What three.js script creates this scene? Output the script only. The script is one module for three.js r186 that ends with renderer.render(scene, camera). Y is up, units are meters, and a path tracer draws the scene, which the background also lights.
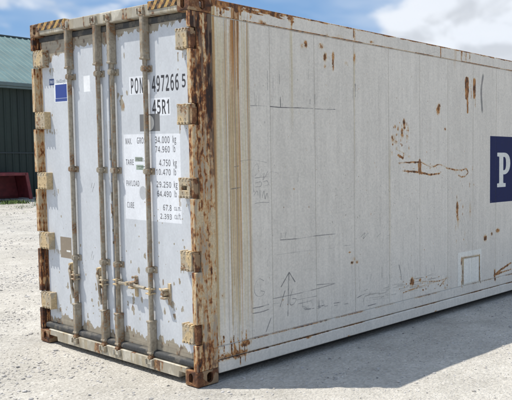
import * as THREE from 'three';
import { RoundedBoxGeometry } from 'three/addons/geometries/RoundedBoxGeometry.js';
import { mergeGeometries, mergeVertices } from 'three/addons/utils/BufferGeometryUtils.js';
import { Brush, Evaluator, SUBTRACTION } from 'three-bvh-csg';

// ---------------------------------------------------------------- camera, sky, sun, exposure
const scene = new THREE.Scene();
const F = 715.47, CX = 507.73;                         // focal length and lens centre in photo pixels (512 x 400)
const camera = new THREE.PerspectiveCamera(2 * Math.atan(200 / F) * 180 / Math.PI, 1.28, 0.05, 2000);
camera.position.set(4.7851, 1.7485, 3.1133);
camera.rotation.order = 'YXZ';
camera.rotation.set(-0.063, 0.5799, 0.0053);
camera.setViewOffset(2 * CX, 400, 0, 0, 512, 400);
camera.updateMatrixWorld(true);

const SUN = new THREE.Vector3(-1.233, 2.896, 0.839).normalize();
const EXPOSURE = 1.24;

function rng(seed) { let a = seed >>> 0; return () => { a = (a + 0x6D2B79F5) >>> 0; let t = a; t = Math.imul(t ^ (t >>> 15), t | 1); t ^= t + Math.imul(t ^ (t >>> 7), t | 61); return ((t ^ (t >>> 14)) >>> 0) / 4294967296; }; }
const clamp = (x, a = 0, b = 1) => Math.min(b, Math.max(a, x));
const mix = (a, b, t) => a + (b - a) * t;
const sstep = (a, b, x) => { const t = clamp((x - a) / (b - a)); return t * t * (3 - 2 * t); };
// value noise on a hashed table, periodic where asked
const TAB = new Float32Array(65536); { const r = rng(7); for (let i = 0; i < 65536; i++) TAB[i] = r(); }
function vn(x, y, per = 256) {
  let xi = Math.floor(x), yi = Math.floor(y); const fx = x - xi, fy = y - yi;
  const x0 = ((xi % per) + per) % per, y0 = ((yi % per) + per) % per, x1 = (x0 + 1) % per, y1 = (y0 + 1) % per;
  const u = fx * fx * (3 - 2 * fx), v = fy * fy * (3 - 2 * fy);
  const a = TAB[(y0 << 8) + x0], b = TAB[(y0 << 8) + x1], c = TAB[(y1 << 8) + x0], d = TAB[(y1 << 8) + x1];
  return a + (b - a) * u + (c - a) * v + (a - b - c + d) * u * v;
}
function fbm(x, y, oct = 4, per = 256) { let s = 0, w = 0.5, t = 0; for (let i = 0; i < oct; i++) { s += w * vn(x + i * 17, y + i * 31, per); t += w; x *= 2; y *= 2; per = Math.min(256, per * 2); w *= 0.5; } return s / t; }
function vn3(x, y, z) {
  const xi = Math.floor(x), yi = Math.floor(y), zi = Math.floor(z), fx = x - xi, fy = y - yi, fz = z - zi, u = fx * fx * (3 - 2 * fx), v = fy * fy * (3 - 2 * fy), w = fz * fz * (3 - 2 * fz);
  const at = (a, b, c) => TAB[((((b + c * 37) & 255) << 8) + ((a + c * 101) & 255))];
  const l = (c) => mix(mix(at(xi, yi, c), at(xi + 1, yi, c), u), mix(at(xi, yi + 1, c), at(xi + 1, yi + 1, c), u), v);
  return mix(l(zi), l(zi + 1), w);
}
function fbm3(x, y, z, oct) { let s = 0, w = 0.5, t = 0; for (let i = 0; i < oct; i++) { s += w * vn3(x + i * 13, y + i * 29, z + i * 7); t += w; x *= 2.03; y *= 2.03; z *= 2.03; w *= 0.56; } return s / t; }
const CLOUD = [62.9, 33.13, 186.16];
function cloudAt(x, y, z) {           // how thick the heaps of cloud are towards a direction
  const k = 5.2, X = x * k + CLOUD[0], Y = y * k * 2.1 + CLOUD[1], Z = z * k + CLOUD[2];
  const q = fbm3(X * 1.4 + 5, Y * 1.4, Z * 1.4, 3) - 0.5;
  return fbm3(X + q * 0.9, Y + q * 1.1, Z - q * 0.9, 7);
}
function makeSky() {
  const W = 2048, H = 1024, d = new Float32Array(W * H * 4);
  for (let j = 0; j < H; j++) for (let i = 0; i < W; i++) {
    const th = ((i + 0.5) / W - 0.5) * 2 * Math.PI, ph = ((j + 0.5) / H - 0.5) * Math.PI;
    const y = Math.sin(ph), x = Math.cos(ph) * Math.cos(th), z = Math.cos(ph) * Math.sin(th);
    const h = Math.max(y, 0);
    const k = Math.pow(1 - h, 5);
    let r = mix(0.095, 0.33, k), g = mix(0.235, 0.50, k), b = mix(0.50, 0.70, k);
    const c = x * SUN.x + y * SUN.y + z * SUN.z;       // the bright air round the sun
    const au = 0.55 * Math.pow(Math.max(c, 0), 24) + 0.25 * Math.pow(Math.max(c, 0), 6);
    r += au; g += au; b += au;
    if (y > 0) {                                       // fair weather heaps and thin high veils
      const n = cloudAt(x, y, z), cu = sstep(0.48, 0.575, n) * 0.88;
      const wisp = sstep(0.42, 0.72, fbm3(x * 4 + 40, y * 16 + 8, z * 4 + 3, 5)) * mix(0.72, 0.3, h);
      const lift = cloudAt(x + SUN.x * 0.02, y + 0.022, z + SUN.z * 0.02), form = clamp(0.6 + (n - lift) * 9);
      const light = mix(0.57, 0.77, form);
      r = mix(r, 0.62, wisp); g = mix(g, 0.68, wisp); b = mix(b, 0.76, wisp);
      r = mix(r, light * 0.96, cu); g = mix(g, light * 1.0, cu); b = mix(b, light * 1.06, cu);
    } else { r = 0.34; g = 0.34; b = 0.33; }
    const o = (j * W + i) * 4; d[o] = r; d[o + 1] = g; d[o + 2] = b; d[o + 3] = 1;
  }
  const t = new THREE.DataTexture(d, W, H, THREE.RGBAFormat, THREE.FloatType);
  t.mapping = THREE.EquirectangularReflectionMapping; t.magFilter = t.minFilter = THREE.LinearFilter; t.wrapS = THREE.RepeatWrapping; t.needsUpdate = true;
  return t;
}
const skyTex = makeSky();
scene.background = skyTex; scene.environment = skyTex;

const sun = new THREE.DirectionalLight(new THREE.Color(1, 0.95, 0.865), 4.1);
sun.target.position.set(-1.2, 0, -5); sun.position.copy(SUN).multiplyScalar(60).add(sun.target.position);
sun.castShadow = true; sun.shadow.mapSize.set(4096, 4096);
Object.assign(sun.shadow.camera, { left: -35, right: 35, top: 35, bottom: -35, near: 1, far: 140 });
scene.add(sun, sun.target);

// ---------------------------------------------------------------- helpers
const names = {};
const numbered = (n) => { const k = names[n] = (names[n] ?? -1) + 1; return k ? `${n}_${String(k).padStart(3, '0')}` : n; };
const shade = (o) => { o.castShadow = o.receiveShadow = true; return o; };
function mesh(name, geo, mat, parent) { const m = shade(new THREE.Mesh(geo, mat)); m.name = name; (parent ?? scene).add(m); return m; }
const box = (x0, x1, y0, y1, z0, z1, r = 0.003) => {
  const w = Math.abs(x1 - x0), h = Math.abs(y1 - y0), d = Math.abs(z1 - z0);
  const g = r > 0 ? new RoundedBoxGeometry(w, h, d, 1, Math.min(r, w / 2.01, h / 2.01, d / 2.01)) : new THREE.BoxGeometry(w, h, d);
  return flat(g).translate((x0 + x1) / 2, (y0 + y1) / 2, (z0 + z1) / 2);
};
const flat = (g) => { const n = g.index ? g.toNonIndexed() : g; for (const k of Object.keys(n.attributes)) if (!['position', 'normal', 'uv'].includes(k)) n.deleteAttribute(k); n.groups.length = 0; n.clearGroups(); return n; };
const cyl = (r, p, q, seg = 14, r2 = r) => {
  const a = new THREE.Vector3(...p), b = new THREE.Vector3(...q), d = b.clone().sub(a), g = flat(new THREE.CylinderGeometry(r2, r, d.length(), seg));
  g.applyQuaternion(new THREE.Quaternion().setFromUnitVectors(new THREE.Vector3(0, 1, 0), d.normalize()));
  return g.translate((p[0] + q[0]) / 2, (p[1] + q[1]) / 2, (p[2] + q[2]) / 2);
};
const join = (...g) => mergeGeometries(g.flat());
// uv in metres from the face each triangle looks at (turn = metres of one repeat, off = a shift so pieces differ)
function uvFaces(g, tile = 1, off = [0, 0]) {
  const p = g.attributes.position, uv = new Float32Array(p.count * 2), a = new THREE.Vector3(), b = new THREE.Vector3(), c = new THREE.Vector3();
  for (let i = 0; i < p.count; i += 3) {
    a.fromBufferAttribute(p, i); b.fromBufferAttribute(p, i + 1).sub(a); c.fromBufferAttribute(p, i + 2).sub(a); b.cross(c);
    const nx = Math.abs(b.x), ny = Math.abs(b.y), nz = Math.abs(b.z);
    for (let k = i; k < i + 3; k++) {
      const x = p.getX(k), y = p.getY(k), z = p.getZ(k);
      const [u, v] = nx >= ny && nx >= nz ? [-z, y] : nz >= ny ? [x, y] : [x, -z];
      uv[2 * k] = u / tile + off[0]; uv[2 * k + 1] = v / tile + off[1];
    }
  }
  g.setAttribute('uv', new THREE.BufferAttribute(uv, 2)); return g;
}
// uv that reads a sheet laid over a wall or round a corner: fu, fv turn a point into 0..1
function uvSheet(g, fu, fv) {
  const p = g.attributes.position, uv = new Float32Array(p.count * 2);
  for (let i = 0; i < p.count; i++) { uv[2 * i] = fu(p.getX(i), p.getY(i), p.getZ(i)); uv[2 * i + 1] = fv(p.getX(i), p.getY(i), p.getZ(i)); }
  g.setAttribute('uv', new THREE.BufferAttribute(uv, 2)); return g;
}
// a photo pixel as a point on a plane of the place (axis 0 = x, 1 = y, 2 = z)
function pixel(u, v, axis, val) {
  const d = new THREE.Vector3((u - CX) / F, (200 - v) / F, -1).applyEuler(camera.rotation), o = camera.position;
  const t = (val - o.getComponent(axis)) / d.getComponent(axis); return o.clone().addScaledVector(d, t);
}
function tex(data, w, h, srgb = true, repeat = true) {
  const t = new THREE.DataTexture(data, w, h, THREE.RGBAFormat, THREE.UnsignedByteType);
  t.magFilter = THREE.LinearFilter; t.minFilter = THREE.LinearMipmapLinearFilter; t.generateMipmaps = true;
  if (repeat) t.wrapS = t.wrapT = THREE.RepeatWrapping;
  if (srgb) t.colorSpace = THREE.SRGBColorSpace; t.needsUpdate = true; return t;
}
// fill(u, v, out) with u, v in 0..1 from the lower left; out = [r, g, b] sRGB 0..255
function paintTex(w, h, fill, srgb = true, repeat = true) {
  const d = new Uint8Array(w * h * 4), o = [0, 0, 0];
  for (let j = 0; j < h; j++) for (let i = 0; i < w; i++) { fill((i + 0.5) / w, (j + 0.5) / h, o); const k = (j * w + i) * 4; d[k] = clamp(o[0], 0, 255); d[k + 1] = clamp(o[1], 0, 255); d[k + 2] = clamp(o[2], 0, 255); d[k + 3] = 255; }
  return tex(d, w, h, srgb, repeat);
}
const put = (o, c, t = 1) => { o[0] = mix(o[0], c[0], t); o[1] = mix(o[1], c[1], t); o[2] = mix(o[2], c[2], t); };
const RUST_DARK = [54, 37, 28], RUST = [104, 66, 41], RUST_LIGHT = [156, 116, 77], TAN = [186, 166, 132];
function rustColour(o, n, t) { const c = [0, 0, 0]; put(c, RUST_DARK); put(c, RUST, sstep(0.30, 0.5, n)); put(c, RUST_LIGHT, sstep(0.52, 0.72, n)); put(o, c, t); }
const std = (o) => new THREE.MeshStandardMaterial(o);
function canvas(w, h) { const c = document.createElement('canvas'); c.width = w; c.height = h; return [c, c.getContext('2d')]; }

// ---------------------------------------------------------------- textures of the container
const H = 2.896, WID = 2.438, LEN = 12.192;
// side wall sheet: z 0 .. -4.5, y 0 .. 2.9
const SZ = 4.5, SY = 2.9;
function sideTexture() {
  const w = 2048, h = 1320, [cc, c] = canvas(w, h), [mc, m] = canvas(w, h), R = rng(21);
  const P = (u, v) => { const q = pixel(u, v, 0, 0); return [-q.z / SZ * w, (1 - q.y / SY) * h]; };
  const px = w / SZ;
  c.fillStyle = 'rgb(215,208,196)'; c.fillRect(0, 0, w, h);
  m.fillStyle = '#000'; m.fillRect(0, 0, w, h);
  const X = (z) => -z / SZ * w, Y = (y) => (1 - y / SY) * h;
  // slight difference of tone from panel to panel
  const seams = [-0.19, -0.495, -0.70, -1.16, -1.64, -2.105, -2.56, -3.03, -3.49, -3.95, -4.42];
  for (let i = 0; i < 10; i++) { const k = (R() - 0.5) * 7; c.fillStyle = `rgb(${215 + k},${208 + k},${196 + k})`; c.fillRect(X(seams[i]), Y(2.77), X(seams[i + 1]) - X(seams[i]), Y(0.27) - Y(2.77)); }
  // vertical run stains: [photo x, y top, y bottom, width m, colour, alpha, count]
  const run = (u, v0, v1, wd, col, al, n = 8, ragged = 0.5) => {
    const z = pixel(u, (v0 + v1) / 2, 0, 0).z, y0 = pixel(u, v0, 0, 0).y, y1 = pixel(u, v1, 0, 0).y;
    for (let i = 0; i < n; i++) {
      const xx = X(z) + (R() - 0.5) * wd * px, ya = mix(y0, y1, R() * ragged * 0.4), yb = mix(y1, y0, R() * ragged);
      const g = c.createLinearGradient(0, Y(ya), 0, Y(yb)); const aa = al * (0.4 + R() * 0.9);
      g.addColorStop(0, `rgba(${col},${v0 > 20 ? 0 : aa})`); g.addColorStop(0.2, `rgba(${col},${aa})`); g.addColorStop(0.7, `rgba(${col},${aa * 0.75})`); g.addColorStop(1, `rgba(${col},${ragged < 0.4 ? aa * 0.7 : 0})`);
      c.strokeStyle = g; c.lineWidth = Math.max(1, Math.min(wd * px * (0.08 + 0.5 * R() * R()), (0.003 + 0.009 * R()) * px)); c.beginPath(); c.moveTo(xx, Y(ya)); let dr = 0;
      for (let s = 1; s <= 14; s++) { dr = clamp(dr + (R() - 0.5) * 2.4, -4, 4); c.lineTo(xx + dr, mix(Y(ya), Y(yb), s / 14)); } c.stroke();
    }
  };
  const OR = '168,118,66', BR = '120,78,44', PALE = '205,192,160', GR = '128,126,118', YE = '190,172,130';
  run(225, -4, 350, 0.16, '196,180,144', 0.26, 60, 0.35); run(243, -4, 350, 0.12, '198,182,148', 0.24, 40, 0.35); run(226, 2, 350, 0.14, OR, 0.28, 16, 0.8); run(237, 2, 350, 0.08, BR, 0.34, 14, 0.9); run(244, 60, 350, 0.05, OR, 0.26, 8, 0.8); run(216.5, -4, 352, 0.045, YE, 0.6, 20, 0.1); run(215.8, 20, 352, 0.02, BR, 0.4, 9, 0.5); run(237, 0, 345, 0.07, OR, 0.3, 22, 0.35); run(217, -4, 352, 0.02, OR, 0.5, 8, 0.3);
  run(222, 0, 345, 0.05, PALE, 0.4, 14, 0.3); run(228.5, 5, 345, 0.018, OR, 0.3, 8, 0.3);
  run(236, -2, 110, 0.075, OR, 0.55, 26, 0.6); run(237, 0, 70, 0.05, BR, 0.45, 12, 0.5); run(236, 60, 345, 0.085, YE, 0.35, 22, 0.15);
  run(232, 60, 345, 0.008, BR, 0.35, 5, 0.2); run(240.5, 60, 345, 0.008, OR, 0.55, 5, 0.2);
  run(246, 100, 345, 0.05, PALE, 0.3, 10, 0.3);
  run(250.5, 8, 340, 0.010, OR, 0.6, 6, 0.15); run(251, 15, 340, 0.03, YE, 0.3, 8, 0.2); run(249.5, 15, 340, 0.006, BR, 0.35, 3, 0.4);
  run(292.5, 15, 150, 0.03, YE, 0.32, 10, 0.4); run(355, 40, 110, 0.02, YE, 0.3, 8, 0.4); run(355.5, 40, 230, 0.012, YE, 0.3, 5, 0.4);
  for (const u of [316, 390.5, 421, 449, 474, 497]) run(u, 50, 280, 0.012, GR, 0.12, 5, 0.8);
  run(391, 120, 290, 0.03, YE, 0.22, 8, 0.7); run(456, 38, 75, 0.03, OR, 0.25, 8, 0.4);
  for (let i = 0; i < 60; i++) run(255 + R() * 250, 30 + R() * 120, 170 + R() * 130, 0.02, R() < 0.5 ? GR : '224,220,208', 0.07, 4, 0.9);
  // rust by mask: strokes and spots that a noise then breaks up
  const spot = (u, v, rw, rh, a = 1) => { const [x, y] = P(u, v); m.save(); m.translate(x, y); m.scale(rw * 1.35 * px, rh * 1.35 * px); const g = m.createRadialGradient(0, 0, 0, 0, 0, 1); g.addColorStop(0, `rgba(255,255,255,${a})`); g.addColorStop(0.5, `rgba(255,255,255,${a * 0.75})`); g.addColorStop(1, 'rgba(255,255,255,0)'); m.fillStyle = g; m.beginPath(); m.arc(0, 0, 1, 0, 7); m.fill(); m.restore(); };
  const line = (ctx, pts, wd, style) => { ctx.strokeStyle = style; ctx.lineWidth = wd * px; ctx.lineCap = 'round'; ctx.lineJoin = 'round'; ctx.beginPath(); const q = pts.map((p) => P(...p)); ctx.moveTo(...q[0]); for (let i = 1; i < q.length - 1; i++) ctx.quadraticCurveTo(...q[i], (q[i][0] + q[i + 1][0]) / 2, (q[i][1] + q[i + 1][1]) / 2); ctx.lineTo(...q[q.length - 1]); ctx.stroke(); };
  const walk = (pts, step, f) => { for (let i = 1; i < pts.length; i++) { const [u0, v0] = pts[i - 1], [u1, v1] = pts[i], n = Math.max(1, Math.ceil(Math.hypot(u1 - u0, v1 - v0) / step)); for (let k = 0; k < n; k++) f(mix(u0, u1, k / n), mix(v0, v1, k / n), mix(u0, u1, (k + 1) / n), mix(v0, v1, (k + 1) / n)); } };
  const rl = (pts, wd = 0.012, a = 0.7) => { let drift = 0, thick = 1; wd *= 1.12; a = clamp(a * 1.05); line(m, pts, wd * 1.6, `rgba(255,255,255,${a * 0.3})`); walk(pts, 0.5, (u, v) => { drift = clamp(drift + (R() - 0.5) * 0.35, -0.7, 0.7); thick = clamp(thick + (R() - 0.5) * 0.5, 0.15, 1.7); spot(u + drift * 0.5 + (R() - .5) * .3, v + drift + (R() - .5) * .3, wd * 0.55 * thick, wd * 0.6 * thick, clamp(a * (0.5 + R() * 0.7))); }); };
  for (const [u, v, a, b, k] of [[306.5, 44, .02, .03, .8], [303, 46, .02, .02, .55], [322, 46, .03, .025, .65], [326, 57, .02, .04, .95], [326, 66, .015, .02, .5], [334, 57, .014, .05, .9], [334, 65, .012, .05, .75], [355.5, 58, .016, .05, .8], [347, 63, .02, .015, .4],
    [405, 123, .02, .04, .95], [403, 133, .02, .06, .65], [409, 129, .012, .04, .6], [394, 139, .03, .04, .6], [397, 142, .02, .02, .6], [408, 137, .02, .03, .5], [439, 110, .03, .05, 1], [440, 106, .025, .03, .85], [446, 129, .016, .016, .9],
    [458, 210, .02, .10, .85], [458, 206, .018, .04, 1], [459, 220, .02, .08, .5], [471, 210, .02, .08, .4], [486, 238, .035, .04, .9], [492.5, 234, .022, .022, .9], [498.5, 230.5, .04, .028, 1],
    [413, 282, .035, .045, 1], [421, 280, .02, .015, .9], [419, 286, .02, .012, .7], [424, 290, .015, .01, .7], [353, 263, .02, .016, .85], [358, 262, .02, .016, .75], [355, 259, .02, .02, .4], [350.5, 252.5, .016, .008, .8],
    [261, 22, .02, .02, .7], [264, 23.5, .03, .018, .7], [327, 36, .02, .02, .5], [340, 37, .04, .02, .3], [372, 42, .03, .014, .7], [410, 156.5, .02, .012, .4], [295, 189, .01, .01, .7], [446, 288, .02, .014, .6],
    [284, 300, .008, .008, .5], [224, 296, .016, .02, .5], [247, 343, .045, .025, 1], [240, 354, .09, .03, .9], [225, 357, .07, .03, .8], [309, 337, .03, .014, .9], [349, 336, .02, .01, .6], [436, 311, .02, .01, .8], [236, 352, .02, .05, .8], [296, 353, .02, .012, .6]])
    spot(u, v, a, b, k);
  rl([[462.5, 287], [462.5, 258]], 0.010, .7); rl([[462.5, 257.5], [480.5, 254.5]], 0.009, .65); rl([[480.5, 255], [480.8, 283]], 0.009, .6);
  rl([[400, 163], [410, 162.5], [421, 161.5], [432, 167], [440, 164], [447, 167]], 0.010, .75); rl([[404, 171], [412, 171.5], [421, 172.5], [432, 175], [441, 173.5]], 0.010, .75);
  rl([[420.5, 160], [421, 173]], 0.022, .75); rl([[447, 168], [456, 170], [464, 170], [467, 168.5], [469, 172], [466, 176], [462, 177], [459, 175]], 0.010, .5); rl([[397, 149], [403, 152], [407, 155]], 0.009, .5); rl([[399, 155], [404, 158]], 0.014, .8);
  for (let k = 0; k < 5; k++) { const u = 466.3 + (k % 2) * 8 + R() * 2.6; rl([[u, 77 + R() * 3], [u + 0.2, 90 + R() * 24]], 0.012 + R() * 0.016, .85); }
  rl([[467.3, 79], [467.6, 98]], 0.03, .95); rl([[468.4, 84], [468.2, 112]], 0.014, .8); rl([[475.2, 79], [475.6, 92]], 0.022, .85); rl([[476.2, 82], [476, 107]], 0.010, .7); rl([[472, 80], [472.2, 100]], 0.006, .45);
  rl([[418, 288], [428, 285], [440, 281], [449, 278]], 0.009, .6); rl([[441, 286], [448, 277]], 0.012, .7); rl([[419, 282], [436, 281]], 0.006, .4); rl([[404, 293], [418, 288]], 0.008, .5);
  rl([[495, 276], [503, 269], [512, 263]], 0.014, .9); rl([[497, 275], [512, 269]], 0.011, .8); rl([[495.5, 270], [495.8, 281]], 0.02, .7);
  // the seams between rails, panels and the foot band where water stands
  for (let k = 0; k < 46; k++) { const z = -0.18 - R() * 4.3, l = 0.05 + R() * 0.35; for (const [yy, a] of [[2.772, .62], [0.272, .42], [0.170, .5]]) { if (R() < 0.75) { m.strokeStyle = `rgba(255,255,255,${a * (0.5 + 0.5 * R())})`; m.lineWidth = 0.014 * px; m.beginPath(); m.moveTo(X(z), Y(yy)); m.lineTo(X(z - l), Y(yy)); m.stroke(); } } }
  m.fillStyle = 'rgba(255,255,255,0.42)'; m.fillRect(X(0), Y(2.777), X(-4.5), 0.010 * px); m.fillStyle = 'rgba(255,255,255,0.28)'; m.fillRect(X(0), Y(0.178), X(-4.5), 0.012 * px);
  // flaking top edge
  const blot = (z, y, rw, rh, a) => { m.save(); m.translate(X(z), Y(y)); m.rotate((R() - 0.5) * 0.25); m.scale(rw * px, rh * px); const g = m.createRadialGradient(0, 0, 0, 0, 0, 1); g.addColorStop(0, `rgba(255,255,255,${a})`); g.addColorStop(0.6, `rgba(255,255,255,${a * 0.8})`); g.addColorStop(1, 'rgba(255,255,255,0)'); m.fillStyle = g; m.beginPath(); m.arc(0, 0, 1, 0, 7); m.fill(); m.restore(); };
  for (let k = 0; k < 110; k++) { const z = -0.12 - R() * R() * 1.0; blot(z, 2.895 - R() * R() * 0.07, 0.02 + 0.06 * R(), 0.006 + R() * 0.014, 0.6 + 0.4 * R()); }
  for (let k = 0; k < 150; k++) { const z = -0.5 - R() * 4; blot(z, 2.893 - R() * 0.01, 0.02 + 0.09 * R(), 0.004 + R() * 0.008, 0.4 + 0.4 * R()); }
  for (const u of [217, 219, 222, 236, 238, 241, 251, 292, 354, 440, 462, 466, 470]) { const z = pixel(u, 30, 0, 0).z; m.fillStyle = 'rgba(255,255,255,0.5)'; for (let k = 0; k < 4; k++) m.fillRect(X(z + (R() - 0.5) * 0.03), Y(2.89), (0.004 + 0.012 * R()) * px, (0.04 + R() * 0.09) * px); }
  for (const u of [218, 222, 229, 233, 237, 241, 244]) for (let k = 0; k < 3; k++) { const z = pixel(u + R() * 3, 345, 0, 0).z, y = 0.36 - 0.1 * R(); m.fillStyle = `rgba(255,255,255,${0.3 + 0.35 * R()})`; m.fillRect(X(z), Y(y), (0.004 + 0.014 * R()) * px, (0.05 + 0.16 * R()) * px); }
  // small specks
  for (let k = 0; k < 420; k++) { const z = -0.5 - R() * 4, y = 0.3 + R() * 2.4, s = (0.002 + 0.005 * R() * R()) * px; m.fillStyle = `rgba(255,255,255,${0.3 + 0.4 * R()})`; m.fillRect(X(z), Y(y), s, s * (1 + 1.8 * R())); }
  for (let k = 0; k < 170; k++) { const [x, y] = P(330 + R() * 140, 170 + R() * 60), s = (0.003 + 0.006 * R() * R()) * px; c.fillStyle = `rgba(110,104,92,${0.2 + 0.4 * R()})`; c.fillRect(x, y, s, s * (1 + 1.5 * R())); }
  for (let k = 0; k < 700; k++) { const u = 258 + R() * 250, v = 70 + R() * 230, [x, y] = P(u, v), sc = (0.0015 + 0.004 * R() * R()) * px; c.fillStyle = R() < 0.7 ? `rgba(96,92,84,${0.15 + 0.35 * R()})` : `rgba(150,112,70,${0.2 + 0.4 * R()})`; c.fillRect(x, y, sc, sc * (1 + 2.5 * R())); }
  const scuff = (u, v, n, du, dv, al) => { for (let k = 0; k < n; k++) { const [x, y] = P(u + (R() - 0.5) * du, v + (R() - 0.5) * dv), l = (0.02 + 0.09 * R()) * px; c.strokeStyle = R() < 0.6 ? `rgba(128,124,116,${al * R()})` : `rgba(222,220,212,${al * R()})`; c.lineWidth = 1 + 2.5 * R(); c.beginPath(); c.moveTo(x, y); c.lineTo(x + (R() - 0.5) * 6, y + l); c.stroke(); } };
  scuff(470, 212, 90, 16, 60, 0.4); scuff(400, 200, 60, 60, 80, 0.3); scuff(330, 210, 60, 110, 90, 0.25); scuff(380, 280, 60, 60, 40, 0.35); scuff(440, 275, 60, 60, 40, 0.3); scuff(300, 80, 70, 100, 90, 0.25); scuff(430, 100, 70, 120, 80, 0.25); scuff(275, 250, 40, 50, 120, 0.25);
  for (let k = 0; k < 60; k++) { const u = 365 + R() * 65, v = 300 - (u - 352) * 0.25 + (R() - 0.5) * 12; line(c, [[u, v], [u + 2 + R() * 9, v - 0.6 - R() * 1.6]], 0.002 + 0.004 * R(), `rgba(104,98,90,${0.15 + 0.35 * R()})`); }
  for (let k = 0; k < 26; k++) spot(392 + R() * 20, 122 + R() * 34, 0.004 + 0.012 * R(), 0.006 + 0.02 * R(), 0.5 + 0.4 * R());
  for (let k = 0; k < 16; k++) spot(455 + R() * 20, 165 + R() * 80, 0.004 + 0.006 * R(), 0.01 + 0.03 * R(), 0.4 + 0.3 * R());
  for (let k = 0; k < 24; k++) spot(398 + R() * 55, 290 - R() * 16, 0.004 + 0.008 * R(), 0.004 + 0.006 * R(), 0.5 + 0.4 * R());
  for (let k = 0; k < 16; k++) spot(392 + R() * 55, 160 + R() * 16, 0.006 + 0.01 * R(), 0.003 + 0.004 * R(), 0.5 + 0.3 * R());
  // pencil and scratch marks
  const pen = (pts, a = 0.55, wd = 0.004) => { let al = 1; const q = pts.map(([u, v]) => new THREE.Vector3(u + (R() - .5) * .25, v + (R() - .5) * .25, 0)); const cv = q.length > 2 ? new THREE.CatmullRomCurve3(q, false, 'centripetal').getPoints(q.length * 6).map((p) => [p.x, p.y]) : q.map((p) => [p.x, p.y]);
    walk(cv, 0.9, (u, v, u2, v2) => { al = clamp(al + (R() - 0.5) * 0.45, 0.25, 1.15); line(c, [[u, v], [u2, v2]], wd * (0.75 + 0.4 * al), `rgba(90,88,88,${clamp(a * 0.8 * al)})`); }); };
  pen([[251, 105.6], [262, 105.9], [268, 106.3]], .55); pen([[271, 106.5], [281, 107.2], [300, 107.8], [314, 108.4]], .75, .006); pen([[316, 108.8], [326, 109.2], [336, 109.3]], .6, .006); pen([[281.3, 97], [281.4, 107]], .7, .006); pen([[280.5, 74], [280.6, 84]], .5); pen([[268.5, 71], [268.6, 90]], .35); pen([[274, 76], [274, 88]], .25);
  pen([[311, 99], [311, 104]], .5); pen([[316, 94], [316, 104]], .4); pen([[318, 96], [317.5, 102]], .35); pen([[356, 84], [356.3, 97]], .6, .008); pen([[354, 88], [353.8, 100]], .4);
  pen([[255, 192], [254, 180], [254.5, 168], [258, 164], [259.5, 169], [256, 176], [263, 169], [261, 177], [265, 173], [264, 180], [269, 171], [267, 176], [272, 172], [279, 173]], .5); pen([[256, 178], [264, 177], [271, 176]], .45);
  pen([[256, 183], [262, 182], [262, 186], [256, 187]], .35); pen([[264, 182], [268, 181], [269, 185], [265, 186]], .4); pen([[255, 195], [258, 191], [259, 195]], .4); pen([[261, 190], [261, 198]], .45); pen([[263, 198], [265, 191], [266, 199], [268, 193], [269, 199]], .4); pen([[256, 203.5], [262, 202.5], [270, 202.3]], .55);
  pen([[241, 161], [252, 160], [268, 162.5]], .35); pen([[232, 189], [242, 187.5]], .5, .006); pen([[235, 167], [240, 166]], .45);
  pen([[265, 281], [260, 279], [256, 285], [255.5, 292], [258, 296], [263, 296], [265.5, 292], [262, 291]], .6);
  pen([[282, 287], [290, 272.5]], .8, .006); pen([[290, 272.5], [296, 282]], .8, .006); pen([[290, 274], [289.5, 290], [289, 316]], .75, .006); pen([[281, 307], [286, 291]], .7, .005); pen([[294, 289], [291, 298], [291.5, 305], [295, 304], [297, 299], [293, 299]], .65);
  pen([[254, 308.5], [262, 307], [270, 304.6]], .55, .006); pen([[254, 313.6], [263, 312], [270, 309.5]], .5, .006); pen([[274, 299], [300, 293.5], [318, 289], [335, 284]], .5, .005); pen([[274, 304], [281, 303]], .45); pen([[298, 300], [318, 296]], .5); pen([[299, 304], [312, 301]], .55); pen([[267, 332], [272, 318]], .45, .006); pen([[303, 307], [310, 306]], .4);
  pen([[281, 240], [300, 238.5], [316, 236], [336, 234]], .5, .006); pen([[281, 239], [282, 233], [283, 238]], .4); pen([[286, 238], [287, 232]], .4); pen([[278, 255], [300, 252], [335, 248]], .22); pen([[345, 246], [352, 245]], .4); pen([[318, 285], [336, 283.5]], .4, .006);
  for (let k = 0; k < 14; k++) { const u = 304 + R() * 44, v = 307 - (u - 304) * 0.15 + R() * 4; pen([[u, v], [u + 2 + R() * 4, v - 0.6]], .5, .005); }
  for (let k = 0; k < 12; k++) { const u = 303 + R() * 26, v = 296 + R() * 6; pen([[u, v], [u, v + 3 + R() * 6]], .25); }
  pen([[358, 298], [366, 294], [372, 293]], .6, .006); pen([[364, 302], [366, 296]], .5); pen([[369, 306], [377, 304]], .7, .007); pen([[372, 274], [371.5, 290]], .4, .005); pen([[383, 267], [383, 278]], .5, .006); pen([[391, 275], [391, 290]], .4); pen([[400, 265], [402, 275], [402, 280]], .55, .007); pen([[427, 265], [427, 276]], .35); pen([[435, 265], [435.3, 272]], .4);
  pen([[362, 237], [366, 233], [364, 239], [369, 233], [368, 238]], .45); pen([[378, 237], [382, 233]], .35); pen([[388, 236], [391, 235]], .3);
  pen([[424, 52], [424, 55], [437, 52], [440, 56]], .3); pen([[484, 75], [482, 90], [483, 112]], .22, .03);
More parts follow.
